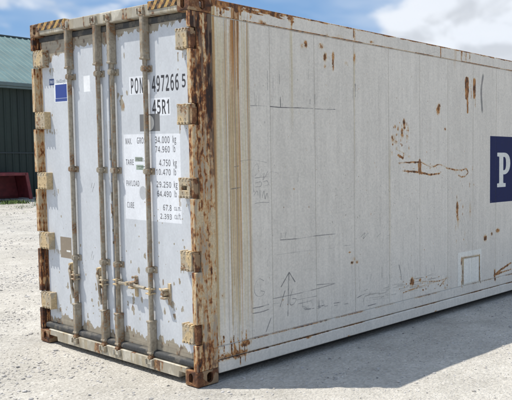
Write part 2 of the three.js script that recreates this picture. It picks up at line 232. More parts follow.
  // the blue panel with its letter, print on the wall
  { const a = pixel(491, 136, 0, 0), b = pixel(491, 203, 0, 0); c.fillStyle = 'rgb(15,25,74)'; c.fillRect(X(a.z), Y(a.y), X(-4.62) - X(a.z), Y(b.y) - Y(a.y));
    c.fillStyle = 'rgb(214,214,208)'; c.font = 'bold 100px serif'; const q0 = pixel(498.3, 153, 0, 0), q1 = pixel(498.3, 186.5, 0, 0), wt = c.measureText('P');
    const hh = Y(q1.y) - Y(q0.y), cap = wt.actualBoundingBoxAscent, ww = 0.275 * px; c.save(); c.translate(X(q0.z), Y(q1.y)); c.scale(ww / (wt.actualBoundingBoxRight + wt.actualBoundingBoxLeft), hh / cap); c.fillText('P', wt.actualBoundingBoxLeft, 0); c.lineWidth = 3; c.strokeStyle = 'rgb(214,214,208)'; c.strokeText('P', wt.actualBoundingBoxLeft, 0); c.restore();
    m.fillStyle = 'rgba(255,255,255,.12)'; for (let k = 0; k < 30; k++) m.fillRect(X(a.z) + R() * 260, Y(a.y) + R() * 350, 3 + R() * 4, 2 + R() * 8); m.fillStyle = 'rgba(255,255,255,.5)'; m.fillRect(X(-3.84), Y(1.205), 9, 7); }
  // cleaner paint round the small hatch
  { c.fillStyle = 'rgb(228,225,215)'; c.fillRect(X(-3.205), Y(0.656), X(-3.655) - X(-3.205), Y(0.275) - Y(0.656)); }
  const A = c.getImageData(0, 0, w, h).data, M = m.getImageData(0, 0, w, h).data, out = new Uint8Array(w * h * 4), o = [0, 0, 0];
  for (let j = 0; j < h; j++) for (let i = 0; i < w; i++) {
    const s = ((h - 1 - j) * w + i) * 4, k = (j * w + i) * 4, x = i / px, y = j / px;
    const fine = fbm(x * 90, y * 90, 2), mid = fbm(x * 14 + 5, y * 5, 4), drip = fbm(x * 60 + 9, y * 2.2 + 4, 3);
    o[0] = A[s]; o[1] = A[s + 1]; o[2] = A[s + 2];
    const g = 1 + (fine - 0.5) * 0.10 + (mid - 0.5) * 0.06 + (drip - 0.5) * 0.06; o[0] *= g; o[1] *= g; o[2] *= g;
    const mask = M[s] / 255;
    const grit = fbm(x * 120 + 30, y * 70 + 8, 4);
    const t = sstep(0.44, 0.62, mask * 0.85 + (grit - 0.5) * 0.95 + (drip - 0.5) * 0.25 + 0.05);
    if (mask > 0.02) put(o, [186, 148, 98], clamp(mask * 1.2) * (0.25 + 0.6 * grit)); if (mask > 0.02 && t > 0) { const q = fbm(x * 50, y * 30 + 40, 3) * 0.8 + 0.30 - mask * 0.22, rc = [76, 48, 30]; put(rc, [132, 82, 42], sstep(0.34, 0.5, q)); put(rc, [178, 128, 76], sstep(0.5, 0.68, q)); put(o, rc, t * 0.9); }
    
    out[k] = clamp(o[0], 0, 255); out[k + 1] = clamp(o[1], 0, 255); out[k + 2] = clamp(o[2], 0, 255); out[k + 3] = 255;
  }
  return tex(out, w, h, true, false);
}
// doors: x -2.40 .. -0.04, y 0.13 .. 2.76, seen on the plane z = -0.05
const DX0 = -2.40, DXW = 2.36, DY0 = 0.13, DYH = 2.63, DZ = -0.05;
function doorTexture() {
  const w = 1792, h = 2000, [cc, c] = canvas(w, h), [mc, m] = canvas(w, h), R = rng(5);
  const X = (x) => (x - DX0) / DXW * w, Y = (y) => (1 - (y - DY0) / DYH) * h, px = w / DXW, py = h / DYH;
  const P = (u, v) => { const q = pixel(u, v, 2, DZ); return [X(q.x), Y(q.y)]; };
  c.fillStyle = 'rgb(199,203,208)'; c.fillRect(0, 0, w, h);
  m.fillStyle = '#000'; m.fillRect(0, 0, w, h);
  // faint rub marks and runs
  for (let k = 0; k < 260; k++) { const x = R() * w, y = R() * h, l = 40 + R() * 380; c.strokeStyle = R() < 0.5 ? `rgba(170,172,176,${0.05 + 0.12 * R()})` : `rgba(226,230,236,${0.06 + 0.12 * R()})`; c.lineWidth = 1 + R() * 5; c.beginPath(); c.moveTo(x, y); c.lineTo(x + (R() - 0.5) * 6, y + l); c.stroke(); }
  for (let k = 0; k < 26; k++) { const x = X(-1.23 - R() * 0.1), y = R() * h; c.strokeStyle = `rgba(150,140,122,${0.15 + 0.2 * R()})`; c.lineWidth = 2 + R() * 7; c.beginPath(); c.moveTo(x, y); c.lineTo(x, y + 200 * R()); c.stroke(); }
  const quad = (u0, v0, u1, v1, style) => { const a = P(u0, v0), b = P(u1, v1); c.fillStyle = style; c.fillRect(a[0], a[1], b[0] - a[0], b[1] - a[1]); };
  // lettering fitted in a box given by two photo pixels (upper left, lower right)
  const text = (s, u0, v0, u1, v1, style, font = 'sans-serif', sp = 0, wt = 3) => {
    const a = P(u0, v0), b = P(u1, v1); c.font = `100px ${font}`; if (sp) c.letterSpacing = sp + 'px';
    const t = c.measureText(s), tw = t.actualBoundingBoxRight + t.actualBoundingBoxLeft, cap = c.measureText('0').actualBoundingBoxAscent;
    c.save(); c.translate(a[0], b[1]); c.scale((b[0] - a[0]) / tw, (b[1] - a[1]) / cap); c.fillStyle = c.strokeStyle = style; c.lineWidth = wt; c.fillText(s, t.actualBoundingBoxLeft, 0); if (wt) c.strokeText(s, t.actualBoundingBoxLeft, 0); c.restore(); if (sp) c.letterSpacing = '0px';
  };
  const INK = 'rgb(58,58,62)', GREY = 'rgb(92,92,96)', LAB = 'rgb(226,229,234)';
  quad(129, 77, 150.5, 93.5, LAB); text('PONU', 130, 79, 147.4, 92.2, INK, 'sans-serif', 16, 5); text('497266', 150.8, 76.4, 178.2, 89.6, INK, 'sans-serif', 14, 5); text('5', 181.9, 74, 185.6, 86.6, INK, 'sans-serif', 0, 5);
  quad(150.5, 98.5, 170.5, 115, LAB); text('45R1', 151.5, 100.3, 168.8, 113.2, INK, 'sans-serif', 10, 5);
  quad(139.6, 114.5, 160, 131, 'rgb(112,112,112)'); { const [x, y] = P(149.5, 123); c.fillStyle = 'rgb(206,204,198)'; c.beginPath(); c.ellipse(x, y, 0.062 * px, 0.06 * py, 0, 0, 7); c.fill(); }
  { const a = P(123.5, 134.5), b = P(182, 224); c.fillStyle = LAB; c.fillRect(a[0], a[1], b[0] - a[0], b[1] - a[1]); }
  const rows = [['MAX.', 125.3, 138.4, 131.7, 144.2], ['GROSS', 136.6, 137.6, 147.4, 143.4], ['34.000', 154.6, 136.6, 169.4, 143], ['kg', 172.3, 136.2, 176, 142.6], ['74.960', 154.9, 146.2, 169.6, 152.4], ['lb', 172.6, 145.6, 175.2, 152],
    ['TARE', 125.6, 159.4, 133.6, 165], ['4.750', 158.8, 159.6, 170.3, 166.2], ['kg', 172.9, 159.6, 176.6, 166.2], ['10.470', 155.8, 168.8, 170.5, 175.2], ['lb', 173.3, 168.8, 176, 175.2],
    ['PAYLOAD', 126.3, 180.4, 139.2, 186.4], ['29.250', 156.2, 181.4, 171, 187.8], ['kg', 173.6, 181.4, 177.4, 187.8], ['64.490', 156.8, 190.8, 171.2, 197.2], ['lb', 174, 190.8, 176.6, 197.2],
    ['CUBE', 127, 201.8, 134, 208], ['67.8', 162.8, 204.6, 171.4, 211], ['cu.m.', 174, 205.6, 181, 211], ['2.393', 160, 213.4, 171.6, 219.6], ['cu.ft.', 174.4, 213.6, 181.2, 219.6]];
  for (const [s, ...b] of rows) text(s, ...b, GREY, 'sans-serif', 8);
  quad(135, 157, 142.6, 161.6, 'rgb(142,150,140)'); quad(136.2, 164.8, 143.6, 170, 'rgb(150,164,150)');
  for (let k = 0; k < 14; k++) { const [x, y] = P(135.6 + R() * 6, 157.6 + (k % 2) * 8 + R() * 3); c.fillStyle = 'rgba(70,80,72,.55)'; c.fillRect(x, y, 14 + R() * 26, 4); }
  { const [x, y] = P(143, 193); c.fillStyle = 'rgba(178,180,184,.8)'; c.beginPath(); c.ellipse(x, y, 0.05 * px, 0.055 * py, 0, 0, 7); c.fill(); }
  // stickers on the other door
  quad(54.2, 83.6, 68.4, 101.4, 'rgb(232,236,240)'); quad(55.2, 85, 67, 97.6, 'rgb(40,66,142)'); quad(55.4, 98.8, 67.2, 101, 'rgb(52,74,140)');
  quad(49.2, 79.2, 54.2, 85, 'rgb(52,72,120)'); text('P&O', 49.8, 80.6, 53.6, 83.4, 'rgb(220,226,236)', 'serif'); text('Nedlloyd', 56.4, 80, 65.4, 82.4, 'rgb(120,128,140)', 'serif');
  quad(83.4, 76, 90.2, 91.4, 'rgb(236,238,240)');
  quad(60.3, 236.4, 72, 259, 'rgb(140,128,112)'); quad(66.6, 250, 70.6, 252.4, 'rgb(222,222,218)');
  for (const [u, v, n] of [[92, 184, 3], [92.5, 252, 2]]) for (let k = 0; k < n; k++) { const [x, y] = P(u + k * 1.2 - 1, v + (k % 2) * 4); c.strokeStyle = 'rgba(110,110,112,.5)'; c.lineWidth = 6; c.beginPath(); c.moveTo(x, y + 26); c.lineTo(x + 16, y - 8); c.stroke(); }
  // chips down to the sheet: mask
  const chip = (u, v, rw, rh, a = 1) => { const [x, y] = P(u, v); m.save(); m.translate(x, y); m.scale(rw * px, rh * py); const g = m.createRadialGradient(0, 0, 0, 0, 0, 1); g.addColorStop(0, `rgba(255,255,255,${a})`); g.addColorStop(1, 'rgba(255,255,255,0)'); m.fillStyle = g; m.beginPath(); m.arc(0, 0, 1, 0, 7); m.fill(); m.restore(); };
  for (const [u, v, a, b] of [[121, 100, .05, .10], [123, 107, .05, .06], [118, 96, .03, .05], [127, 93, .02, .03], [124, 55, .02, .05], [178, 70, .015, .03], [145, 256, .04, .05], [131, 261, .02, .03], [139, 271, .03, .04], [126.5, 251, .02, .02], [174, 244, .016, .02], [183, 240, .016, .02], [139, 249, .012, .012],
    [163, 282, .02, .06], [174, 284, .025, .045], [180, 282, .03, .05], [182, 292, .02, .015], [182, 309, .03, .05], [165, 312, .03, .06], [172, 305, .06, .09], [174, 316, .04, .05], [142, 300, .03, .05], [134, 300, .05, .1], [133, 308, .04, .04], [128, 305, .04, .06], [134, 314, .02, .03], [86.5, 202, .012, .012], [64, 276, .012, .02], [91.5, 257, .014, .02], [91, 259, .014, .014], [92, 300, .03, .03], [93, 306, .03, .02], [93.5, 313, .02, .02], [88, 317, .03, .03], [60.5, 309, .03, .06], [68, 285, .03, .09], [71, 300, .025, .12], [96, 290, .03, .1], [99, 305, .025, .12], [47, 130, .03, .06], [50, 71, .05, .04], [50, 132, .04, .05], [52, 115, .02, .03]])
    chip(u, v, a, b);
  for (let k = 0; k < 150; k++) chip(50 + R() * 138, 200 + R() * 140, 0.006 + 0.012 * R(), 0.008 + 0.02 * R(), 0.8);
  for (let k = 0; k < 26; k++) { const y = R() * 2.6 + 0.15; m.fillStyle = 'rgba(255,255,255,.6)'; m.fillRect(X(-1.228 + (R() < 0.5 ? -0.02 : 0.02) * R()), Y(y), 5 + R() * 8, 20 + R() * 90); }
  for (const yy of [2.57, 2.03, 1.49, 0.94, 0.40]) for (const xx of [-0.27, -0.19, -0.14, -2.16, -2.2, -2.24]) { m.fillStyle = 'rgba(255,255,255,.55)'; for (let k = 0; k < 3; k++) m.fillRect(X(xx + R() * 0.05), Y(yy - 0.07), 5 + R() * 6, (20 + R() * 40)); }
  // edges of the paint film, [photo x, photo y] left door then right door
  const edge = (pts) => { const q = pts.map(([u, v]) => { const p = pixel(u, v, 2, DZ); return [p.x, p.y]; }).sort((a, b) => a[0] - b[0]); return (x) => { if (x <= q[0][0]) return q[0][1]; for (let i = 1; i < q.length; i++) if (x <= q[i][0]) return mix(q[i - 1][1], q[i][1], (x - q[i - 1][0]) / (q[i][0] - q[i - 1][0])); return q[q.length - 1][1]; }; };
  const top = edge([[46, 66], [51, 63], [53, 55], [60, 53.5], [66, 51.5], [72, 50], [76, 47], [80, 45.5], [86, 46], [90, 44], [95, 45], [104, 44], [111, 38], [118, 37], [121, 34], [126, 32], [130, 31], [140, 32.5], [152, 32], [156, 28.5], [162, 26.5], [168, 23.5], [176, 21], [190, 19]]);
  const bot = edge([[46, 312], [52, 316], [56, 318], [62, 316], [68, 318], [75, 321], [84, 323], [87, 318], [93, 324], [98, 326], [108, 330], [113, 332], [118, 331], [122, 327], [130, 330], [136, 332], [143, 336], [150, 340], [155, 338], [162, 338], [168, 342], [174, 344], [178, 341], [184, 346], [190, 349]]);
  const A = c.getImageData(0, 0, w, h).data, M = m.getImageData(0, 0, w, h).data, out = new Uint8Array(w * h * 4), o = [0, 0, 0], s2 = [0, 0, 0];
  for (let j = 0; j < h; j++) for (let i = 0; i < w; i++) {
    const s = ((h - 1 - j) * w + i) * 4, k = (j * w + i) * 4, x = DX0 + i / px, y = DY0 + j / py;
    const fine = fbm(x * 80, y * 80, 2), mid = fbm(x * 9, y * 4, 4), grit = fbm(x * 34 + 3, y * 26 + 7, 4), drip = fbm(x * 26, y * 3, 3);
    o[0] = A[s]; o[1] = A[s + 1]; o[2] = A[s + 2];
    const g = 1 + (fine - 0.5) * 0.06 + (mid - 0.5) * 0.09; o[0] *= g; o[1] *= g; o[2] *= g;
    // bare sheet: grey brown with flat brush lines
    const line = fbm(x * 5 + 20, y * 120, 3); s2[0] = 152; s2[1] = 143; s2[2] = 127; const gg = 0.82 + 0.36 * (0.5 * line + 0.5 * grit); s2[0] *= gg; s2[1] *= gg; s2[2] *= gg;
    const wob = (grit - 0.5) * 0.10 + (drip - 0.5) * 0.12;
    const eT = top(x) + wob * 0.6 - y, eB = y - (bot(x) + wob * 0.8), e = Math.min(eT, eB);
    let bare = 1 - sstep(-0.002, 0.004, e);
    const chipT = sstep(0.42, 0.5, M[s] / 255 * 0.75 + (grit - 0.5) * 1.0 + (fine - 0.5) * 0.15);
    if (M[s] > 6) bare = Math.max(bare, chipT);
    const lip = sstep(0.012, 0.002, Math.abs(e)) * (1 - bare) * 0.25;
    put(o, [214, 216, 218], lip); put(o, s2, bare);
    if (bare > 0.5) { const rr = sstep(0.60, 0.72, fbm(x * 22 + 50, y * 16, 4)); rustColour(o, grit, rr * 0.5); }
    out[k] = clamp(o[0], 0, 255); out[k + 1] = clamp(o[1], 0, 255); out[k + 2] = clamp(o[2], 0, 255); out[k + 3] = 255;
  }
  return tex(out, w, h, true, false);
}
// corner post unwrapped round its edge: u -0.2 (front) .. 0 (edge) .. +0.25 (side), y 0 .. 2.9
function postTexture(heavy) {
  return paintTex(512, 2048, (uu, vv, o) => {
    const u = -0.2 + 0.45 * uu, y = 2.9 * vv, s = heavy * 13;
    const str = fbm(u * 85 + s, y * 7 + s, 5), blot = fbm(u * 40 + 9 + s, y * 20 + s, 5), fine = fbm(u * 160, y * 110 + s, 3), col = fbm(u * 40 + 3 + s, y * 0.7 + 2, 3), flake = fbm(u * 75 + 31, y * 48 + s, 4);
    o[0] = 196; o[1] = 176; o[2] = 143; const g = 0.86 + 0.28 * fine; o[0] *= g; o[1] *= g; o[2] *= g;
    put(o, [160, 146, 128], sstep(0.42, 0.58, fbm(u * 24 + 40, y * 3 + 3, 4)) * (u > 0 ? 0.9 : 0.35));
    let cov = u < 0 ? 0.472 : mix(0.440, 0.55, sstep(1.1, 2.3, y));
    if (u > 0.10) cov += 0.05 * sstep(0.10, 0.125, u) * sstep(1.7, 2.1, y) - 0.02 * sstep(1.7, 1.4, y);
    cov += 0.06 * sstep(2.5, 2.8, y) + 0.05 * sstep(0.55, 0.2, y); if (heavy === 2) cov += -0.05 + 0.13 * sstep(1.05, 0.9, y) + 0.10 * sstep(2.45, 2.7, y);
    const vein = 1 - Math.abs(fbm(u * 38 + 70 + s, y * 9 + 11, 4) - 0.5) * 2, n = str * 0.24 + blot * 0.26 + col * 0.20 + 0.16 * (vein - 0.32) + 0.14 * flake;
    const d = n - (1 - cov);
    put(o, [186, 138, 86], sstep(-0.10, -0.02, d) * 0.62);
    const c2 = [156, 104, 60]; put(c2, [116, 70, 38], sstep(0.0, 0.035, d + (fine - 0.5) * 0.05)); put(c2, [84, 52, 33], sstep(0.03, 0.085, d + (fine - 0.5) * 0.07)); put(c2, [50, 35, 27], sstep(0.085, 0.15, d + (flake - 0.5) * 0.1));
    put(c2, [138, 120, 100], sstep(0.56, 0.64, fbm(u * 55 + 90, y * 7 + 13, 4)) * 0.6);
    put(o, c2, sstep(-0.03, 0.005, d + (flake - 0.5) * 0.05));
  }, true, false);
}
const rustTile = paintTex(512, 512, (u, v, o) => { const a = fbm(u * 8, v * 8, 6, 8), b = fbm(u * 32 + 5, v * 32, 4, 32); o[0] = 92; o[1] = 60; o[2] = 40; rustColour(o, a * 0.7 + b * 0.3, 0.85); put(o, [160, 138, 108], sstep(0.56, 0.64, fbm(u * 6 + 40, v * 6, 5, 6)) * 0.75); });
const rustBump = paintTex(512, 512, (u, v, o) => { const a = fbm(u * 16, v * 16, 6, 16) * 255; o[0] = o[1] = o[2] = a; }, false);
const tanTile = paintTex(512, 512, (u, v, o) => { const a = fbm(u * 6, v * 3, 6, 6), b = fbm(u * 48 + 5, v * 48, 3, 48); const g = 0.85 + 0.3 * b; o[0] = 193 * g; o[1] = 170 * g; o[2] = 131 * g; put(o, [168, 158, 140], sstep(0.45, 0.6, a) * 0.8); rustColour(o, b, sstep(0.64, 0.70, a * 0.7 + b * 0.3) * 0.8); });
const barTile = paintTex(512, 1024, (u, v, o) => { const a = fbm(u * 6, v * 6, 6, 6), b = fbm(u * 48 + 5, v * 48, 3, 48), c = fbm(u * 32, v * 4 + 9, 4, 32); const g = 0.84 + 0.32 * b; o[0] = 152 * g; o[1] = 142 * g; o[2] = 125 * g; put(o, [172, 164, 149], sstep(0.5, 0.62, c) * 0.6); put(o, [128, 113, 92], sstep(0.52, 0.7, a) * 0.6); rustColour(o, b, sstep(0.60, 0.68, a * 0.6 + b * 0.4) * 0.7); });
const creamTile = paintTex(512, 512, (u, v, o) => { const a = fbm(u * 5, v * 5, 6, 5), b = fbm(u * 64 + 5, v * 64, 3, 64), c = fbm(u * 24, v * 3 + 9, 4, 24); const g = 0.93 + 0.14 * b; o[0] = 196 * g; o[1] = 190 * g; o[2] = 175 * g; put(o, [168, 154, 126], sstep(0.46, 0.6, c) * 0.75); put(o, [150, 142, 126], sstep(0.46, 0.6, a) * 0.65); rustColour(o, b + 0.1, sstep(0.63, 0.68, a * 0.65 + c * 0.35) * 0.85); });
const rubberTile = paintTex(256, 256, (u, v, o) => { const b = fbm(u * 32, v * 32, 4, 32), a = fbm(u * 5, v * 5, 4, 5); o[0] = 56; o[1] = 57; o[2] = 58; put(o, [104, 98, 88], sstep(0.5, 0.7, a) * 0.7); const g = 0.8 + 0.4 * b; o[0] *= g; o[1] *= g; o[2] *= g; });
const plainSide = paintTex(1024, 512, (u, v, o) => { const x = u * 8, y = v * 2.9, f = fbm(x * 40, y * 40, 3, 256), d = fbm(x * 20, y * 1.5, 4), a = fbm(x * 3, y * 3, 5); const g = 0.94 + 0.12 * f; o[0] = 199 * g; o[1] = 199 * g; o[2] = 194 * g; put(o, [190, 176, 146], sstep(0.56, 0.7, d) * 0.5); rustColour(o, f, sstep(0.66, 0.7, a * 0.7 + f * 0.3) * 0.9); });

const MAT = {
  side: std({ map: sideTexture(), roughness: 0.8 }), plain: std({ map: plainSide, roughness: 0.8 }),
  door: std({ map: doorTexture(), roughness: 0.6 }),
  post: std({ map: postTexture(1), roughness: 0.85, bumpMap: rustBump, bumpScale: 0.007 }), postDark: std({ map: postTexture(2), roughness: 0.85, bumpMap: rustBump, bumpScale: 0.004 }),
  rust: std({ map: rustTile, roughness: 0.9, bumpMap: rustBump, bumpScale: 0.006 }), tan: std({ map: tanTile, roughness: 0.7, bumpMap: rustBump, bumpScale: 0.0015 }),
  bar: std({ map: barTile, roughness: 0.65, bumpMap: rustBump, bumpScale: 0.0012 }), cream: std({ map: creamTile, roughness: 0.55 }), rubber: std({ map: rubberTile, roughness: 0.75 }),
  tarShade: std({ color: new THREE.Color(0.022, 0.021, 0.020), roughness: 0.85 }), seal: std({ color: new THREE.Color(0.46, 0.45, 0.41), roughness: 0.8 }),  // black undercoat, picked to deepen the shade line beneath the container
};

// ---------------------------------------------------------------- ground
function axisSteps(a, b, step, far) { const s = []; for (let x = a; x <= b + 1e-6; x += step) s.push(x); let d = step, x = b; const up = []; while (x < far) { d *= 1.25; x += d; up.push(x); } d = step; x = a; const dn = []; while (x > -far) { d *= 1.25; x -= d; dn.unshift(x); } return [...dn, ...s, ...up]; }
function relief(x, z) {
  const r = (fbm(x * 0.9 + 50, z * 0.9 + 50, 3) - 0.5) * 0.04 + (fbm(x * 4 + 20, z * 4 + 30, 4) - 0.5) * 0.024;
  // packed flat under the box
  const dx = Math.max(-2.5 - x, 0, x - 0.06), dz = Math.max(z - 0.06, 0, -12.3 - z), k = sstep(0, 0.8, Math.hypot(dx, dz));
  return mix(-0.004, Math.min(r, 0.03) - 0.004, k);
}
{
  const xs = axisSteps(-9, 6, 0.06, 600), zs = axisSteps(-7, 5, 0.06, 600), nx = xs.length, nz = zs.length;
  const pos = new Float32Array(nx * nz * 3), uv = new Float32Array(nx * nz * 2), col = new Float32Array(nx * nz * 3), idx = [];
  for (let j = 0; j < nz; j++) for (let i = 0; i < nx; i++) {
    const k = j * nx + i, x = xs[i], z = zs[j]; pos[3 * k] = x; pos[3 * k + 1] = relief(x, z); pos[3 * k + 2] = z; uv[2 * k] = x / 2.7; uv[2 * k + 1] = -z / 2.7;
    const a = 0.86 + 0.26 * fbm(x * 0.55 + 7, z * 0.55 + 3, 5), t = fbm(x * 0.3 + 90, z * 0.3, 3); col[3 * k] = a * (0.98 + 0.05 * t); col[3 * k + 1] = a; col[3 * k + 2] = a * (1.02 - 0.06 * t);
    if (i && j) { const a0 = k - nx - 1, b0 = k - nx, c0 = k - 1; idx.push(a0, c0, b0, b0, c0, k); }
  }
  const g = new THREE.BufferGeometry(); g.setAttribute('position', new THREE.BufferAttribute(pos, 3)); g.setAttribute('uv', new THREE.BufferAttribute(uv, 2)); g.setAttribute('color', new THREE.BufferAttribute(col, 3)); g.setIndex(idx); g.computeVertexNormals();
  // crushed limestone: cells of small chips in dust
  const N = 1024, cells = 120, R = rng(33), pt = []; for (let i = 0; i < cells * cells; i++) pt.push([R(), R(), R(), 0.25 + 0.75 * R()]);
  const cell = (u, v) => { const x = u * cells, y = v * cells, xi = Math.floor(x), yi = Math.floor(y); let best = 9, id = 0; for (let b = -1; b <= 1; b++) for (let a = -1; a <= 1; a++) { const cx = (xi + a + cells) % cells, cy = (yi + b + cells) % cells, p = pt[cy * cells + cx], d = Math.hypot(xi + a + p[0] - x, yi + b + p[1] - y) / p[3]; if (d < best) { best = d; id = cy * cells + cx; } } return [best, id]; };
  const hgt = new Float32Array(N * N), tone = new Float32Array(N * N);
  for (let j = 0; j < N; j++) for (let i = 0; i < N; i++) { const u = i / N, v = j / N, [d, id] = cell(u + 0.004 * vn(u * 128, v * 128, 128), v + 0.004 * vn(u * 128 + 50, v * 128, 128)), chip = sstep(0.62, 0.40, d); hgt[j * N + i] = chip * (0.5 + 0.5 * pt[id][2]) * 0.7 + 0.3 * fbm(u * 64, v * 64, 4, 64); tone[j * N + i] = chip * (pt[id][2] - 0.5); }
  const map = paintTex(N, N, (u, v, o) => { const k = Math.floor(v * N) * N + Math.floor(u * N), f = fbm(u * 128, v * 128, 3, 128), a = fbm(u * 10, v * 10, 5, 10); const b = 171 + tone[k] * 34 + (f - 0.5) * 34 + (a - 0.5) * 34; o[0] = b + 4; o[1] = b; o[2] = b - 8; if (f > 0.72 && tone[k] < -0.1) put(o, [120, 112, 100], 0.7); });
  const bump = paintTex(N, N, (u, v, o) => { o[0] = o[1] = o[2] = 255 * clamp(hgt[Math.floor(v * N) * N + Math.floor(u * N)]); }, false);
  const m = mesh('ground', g, std({ map, bumpMap: bump, bumpScale: 0.006, roughness: 0.95, vertexColors: true }));
  m.userData = { kind: 'structure', label: 'pale crushed limestone yard', category: 'ground' };
}
// loose stones lying on the yard
{
  const R = rng(77), G = [];
  for (let v = 0; v < 3; v++) { const g = new THREE.IcosahedronGeometry(1, 1), p = g.attributes.position; for (let i = 0; i < p.count; i++) { const x = p.getX(i), y = p.getY(i), z = p.getZ(i), s = 0.72 + 0.5 * vn(x * 1.9 + v * 9 + 20, y * 1.9 + z * 2.3 + 20); p.setXYZ(i, x * s * 1.25, y * s * 0.62, z * s); } g.deleteAttribute('uv'); g.computeVertexNormals(); G.push(g); }
  const spots = [[], [], []]; const q = new THREE.Quaternion(), e = new THREE.Euler(), mm = new THREE.Matrix4();
  for (let k = 0; k < 110000; k++) {
    const near = k < 60000, x = near ? -6.5 + R() * 11.5 : -24 + R() * 24, z = near ? -5.5 + R() * 9 : -12 + R() * 16;
    if (x > -2.5 && x < 0.05 && z < 0.05) continue;
    if (Math.hypot(x - camera.position.x, z - camera.position.z) < 1.5) continue;
    const c = fbm(x * 0.8 + 4, z * 0.8 + 60, 3); if (R() > 0.25 + 1.3 * sstep(0.4, 0.65, c)) continue;
    const s = (0.0025 + 0.005 * R() + 0.010 * Math.pow(R(), 12)) * (near ? 1 : 1.5);
    e.set((R() - 0.5) * 0.7, R() * 6.3, (R() - 0.5) * 0.7); q.setFromEuler(e); mm.compose(new THREE.Vector3(x, relief(x, z) + s * 0.12, z), q, new THREE.Vector3(s, s, s));
    spots[k % 3].push([mm.clone(), (R() < 0.12 ? 0.16 : 0.32) + 0.22 * R(), R()]);
  }
  const root = new THREE.Group(); root.name = 'loose_stones'; root.userData = { kind: 'stuff', label: 'loose pale limestone chips strewn over the yard', category: 'gravel' }; scene.add(root);
  const mat = std({ color: 0xffffff, roughness: 0.95 });
  spots.forEach((list, v) => { const im = shade(new THREE.InstancedMesh(G[v], mat, list.length)); im.name = 'stone_chips'; im.userData = { kind: 'stuff' }; list.forEach(([mt, t, w], i) => { im.setMatrixAt(i, mt); im.setColorAt(i, new THREE.Color().setRGB(t * 1.02, t * (0.985 - 0.03 * w), t * (0.95 - 0.08 * w))); }); root.add(im); });
}

// ---------------------------------------------------------------- green metal building
{
  const B = new THREE.Group(); B.name = 'metal_building'; B.position.set(-25.3, 0, -14); scene.add(B);
  B.userData = { label: 'long dark green sheet metal building with pale teal roof', category: 'building' };
  const L0 = -22, L1 = 26, EAVE = 4.2, RIDGE = 6.62, RX = -5.7, wid = 0.92;
  const grime = paintTex(256, 256, (u, v, o) => { const a = fbm(u * 5, v * 3, 5, 8), b = fbm(u * 32, v * 32, 3, 32), g = 228 + (a - 0.5) * 46 + (b - 0.5) * 20; o[0] = o[1] = o[2] = g; });
  const wm = [0, 1, 2].map((k) => std({ map: grime, color: new THREE.Color().setRGB(0.013 + 0.001 * k, 0.027 + 0.002 * k, 0.022 + 0.001 * k), roughness: 0.65 }));
  const rm = [0, 1].map((k) => std({ map: grime, color: new THREE.Color().setRGB(0.125, 0.215 + 0.004 * k, 0.212 + 0.004 * k), roughness: 0.55 }));
  // ribbed sheet: width along z, height along y, ribs proud in x
  const ribbed = (w, h) => { const s = new THREE.Shape(), n = 4, p = w / n; s.moveTo(0, 0); for (let i = 0; i < n; i++) { s.lineTo(i * p + p * 0.62, 0); s.lineTo(i * p + p * 0.72, 0.03); s.lineTo(i * p + p * 0.88, 0.03); s.lineTo(i * p + p * 0.98, 0); } s.lineTo(w, 0); s.lineTo(w, -0.01); s.lineTo(0, -0.01); s.closePath(); const g = flat(new THREE.ExtrudeGeometry(s, { depth: h, bevelEnabled: false })); g.applyMatrix4(new THREE.Matrix4().makeBasis(new THREE.Vector3(0, 0, 1), new THREE.Vector3(1, 0, 0), new THREE.Vector3(0, 1, 0))); return uvFaces(g, 1.7); };
  const core = join(box(RX * 2, -0.03, 0, EAVE, L0, L1, 0)); mesh('wall_core', uvFaces(core, 1.7), wm[0], B);
  const lower = ribbed(wid - 0.004, 1.72), upper = ribbed(wid - 0.004, EAVE - 1.74), slope = Math.hypot(RX, RIDGE - EAVE), roofG = ribbed(wid - 0.004, slope + 0.15);
  let k = 0;
  for (let z = L0; z < L1 - 0.5; z += wid, k++) {
    const a = mesh('wall_sheet', lower, wm[k % 3], B); a.position.set(0, 0, z);
    const b = mesh('wall_sheet', upper, wm[(k * 2 + 1) % 3], B); b.position.set(-0.008, 1.735, z);
    const c = mesh('roof_sheet', roofG, rm[k % 2], B); c.position.set(0.28, EAVE + 0.10, z); c.rotation.z = Math.atan2(-RX, RIDGE - EAVE);
    const d = mesh('roof_sheet', roofG, rm[(k + 1) % 2], B); d.position.set(RX * 2 - 0.28, EAVE + 0.10, z + wid); d.rotation.set(0, Math.PI, 0); d.rotation.order = 'YXZ'; d.rotation.z = Math.atan2(-RX, RIDGE - EAVE);
  }
  mesh('gutter', uvFaces(join(box(0.06, 0.34, EAVE - 0.02, EAVE + 0.12, L0, L1, 0.02), box(0.02, 0.3, EAVE - 0.10, EAVE - 0.02, L0, L1, 0.01)), 1.7), std({ map: grime, color: new THREE.Color(0.12, 0.17, 0.17), roughness: 0.5 }), B);
  mesh('ridge_cap', uvFaces(box(RX - 0.22, RX + 0.22, RIDGE + 0.14, RIDGE + 0.22, L0, L1, 0.02), 1.7), std({ map: grime, color: new THREE.Color(0.05, 0.075, 0.08), roughness: 0.5 }), B);
  mesh('wall_trim', uvFaces(box(-0.005, 0.036, 1.70, 1.75, L0, L1, 0.004), 1.7), std({ map: grime, color: new THREE.Color(0.020, 0.036, 0.040), roughness: 0.5 }), B);
  const gs = new THREE.Shape(); gs.moveTo(RX * 2, EAVE); gs.lineTo(0, EAVE); gs.lineTo(RX, RIDGE); gs.closePath();
  for (const z of [L0 + 0.02, L1 - 0.12]) { const g = flat(new THREE.ExtrudeGeometry(gs, { depth: 0.1, bevelEnabled: false })); g.translate(0, 0, z); mesh('gable', uvFaces(g, 1.7), wm[1], B); }
}
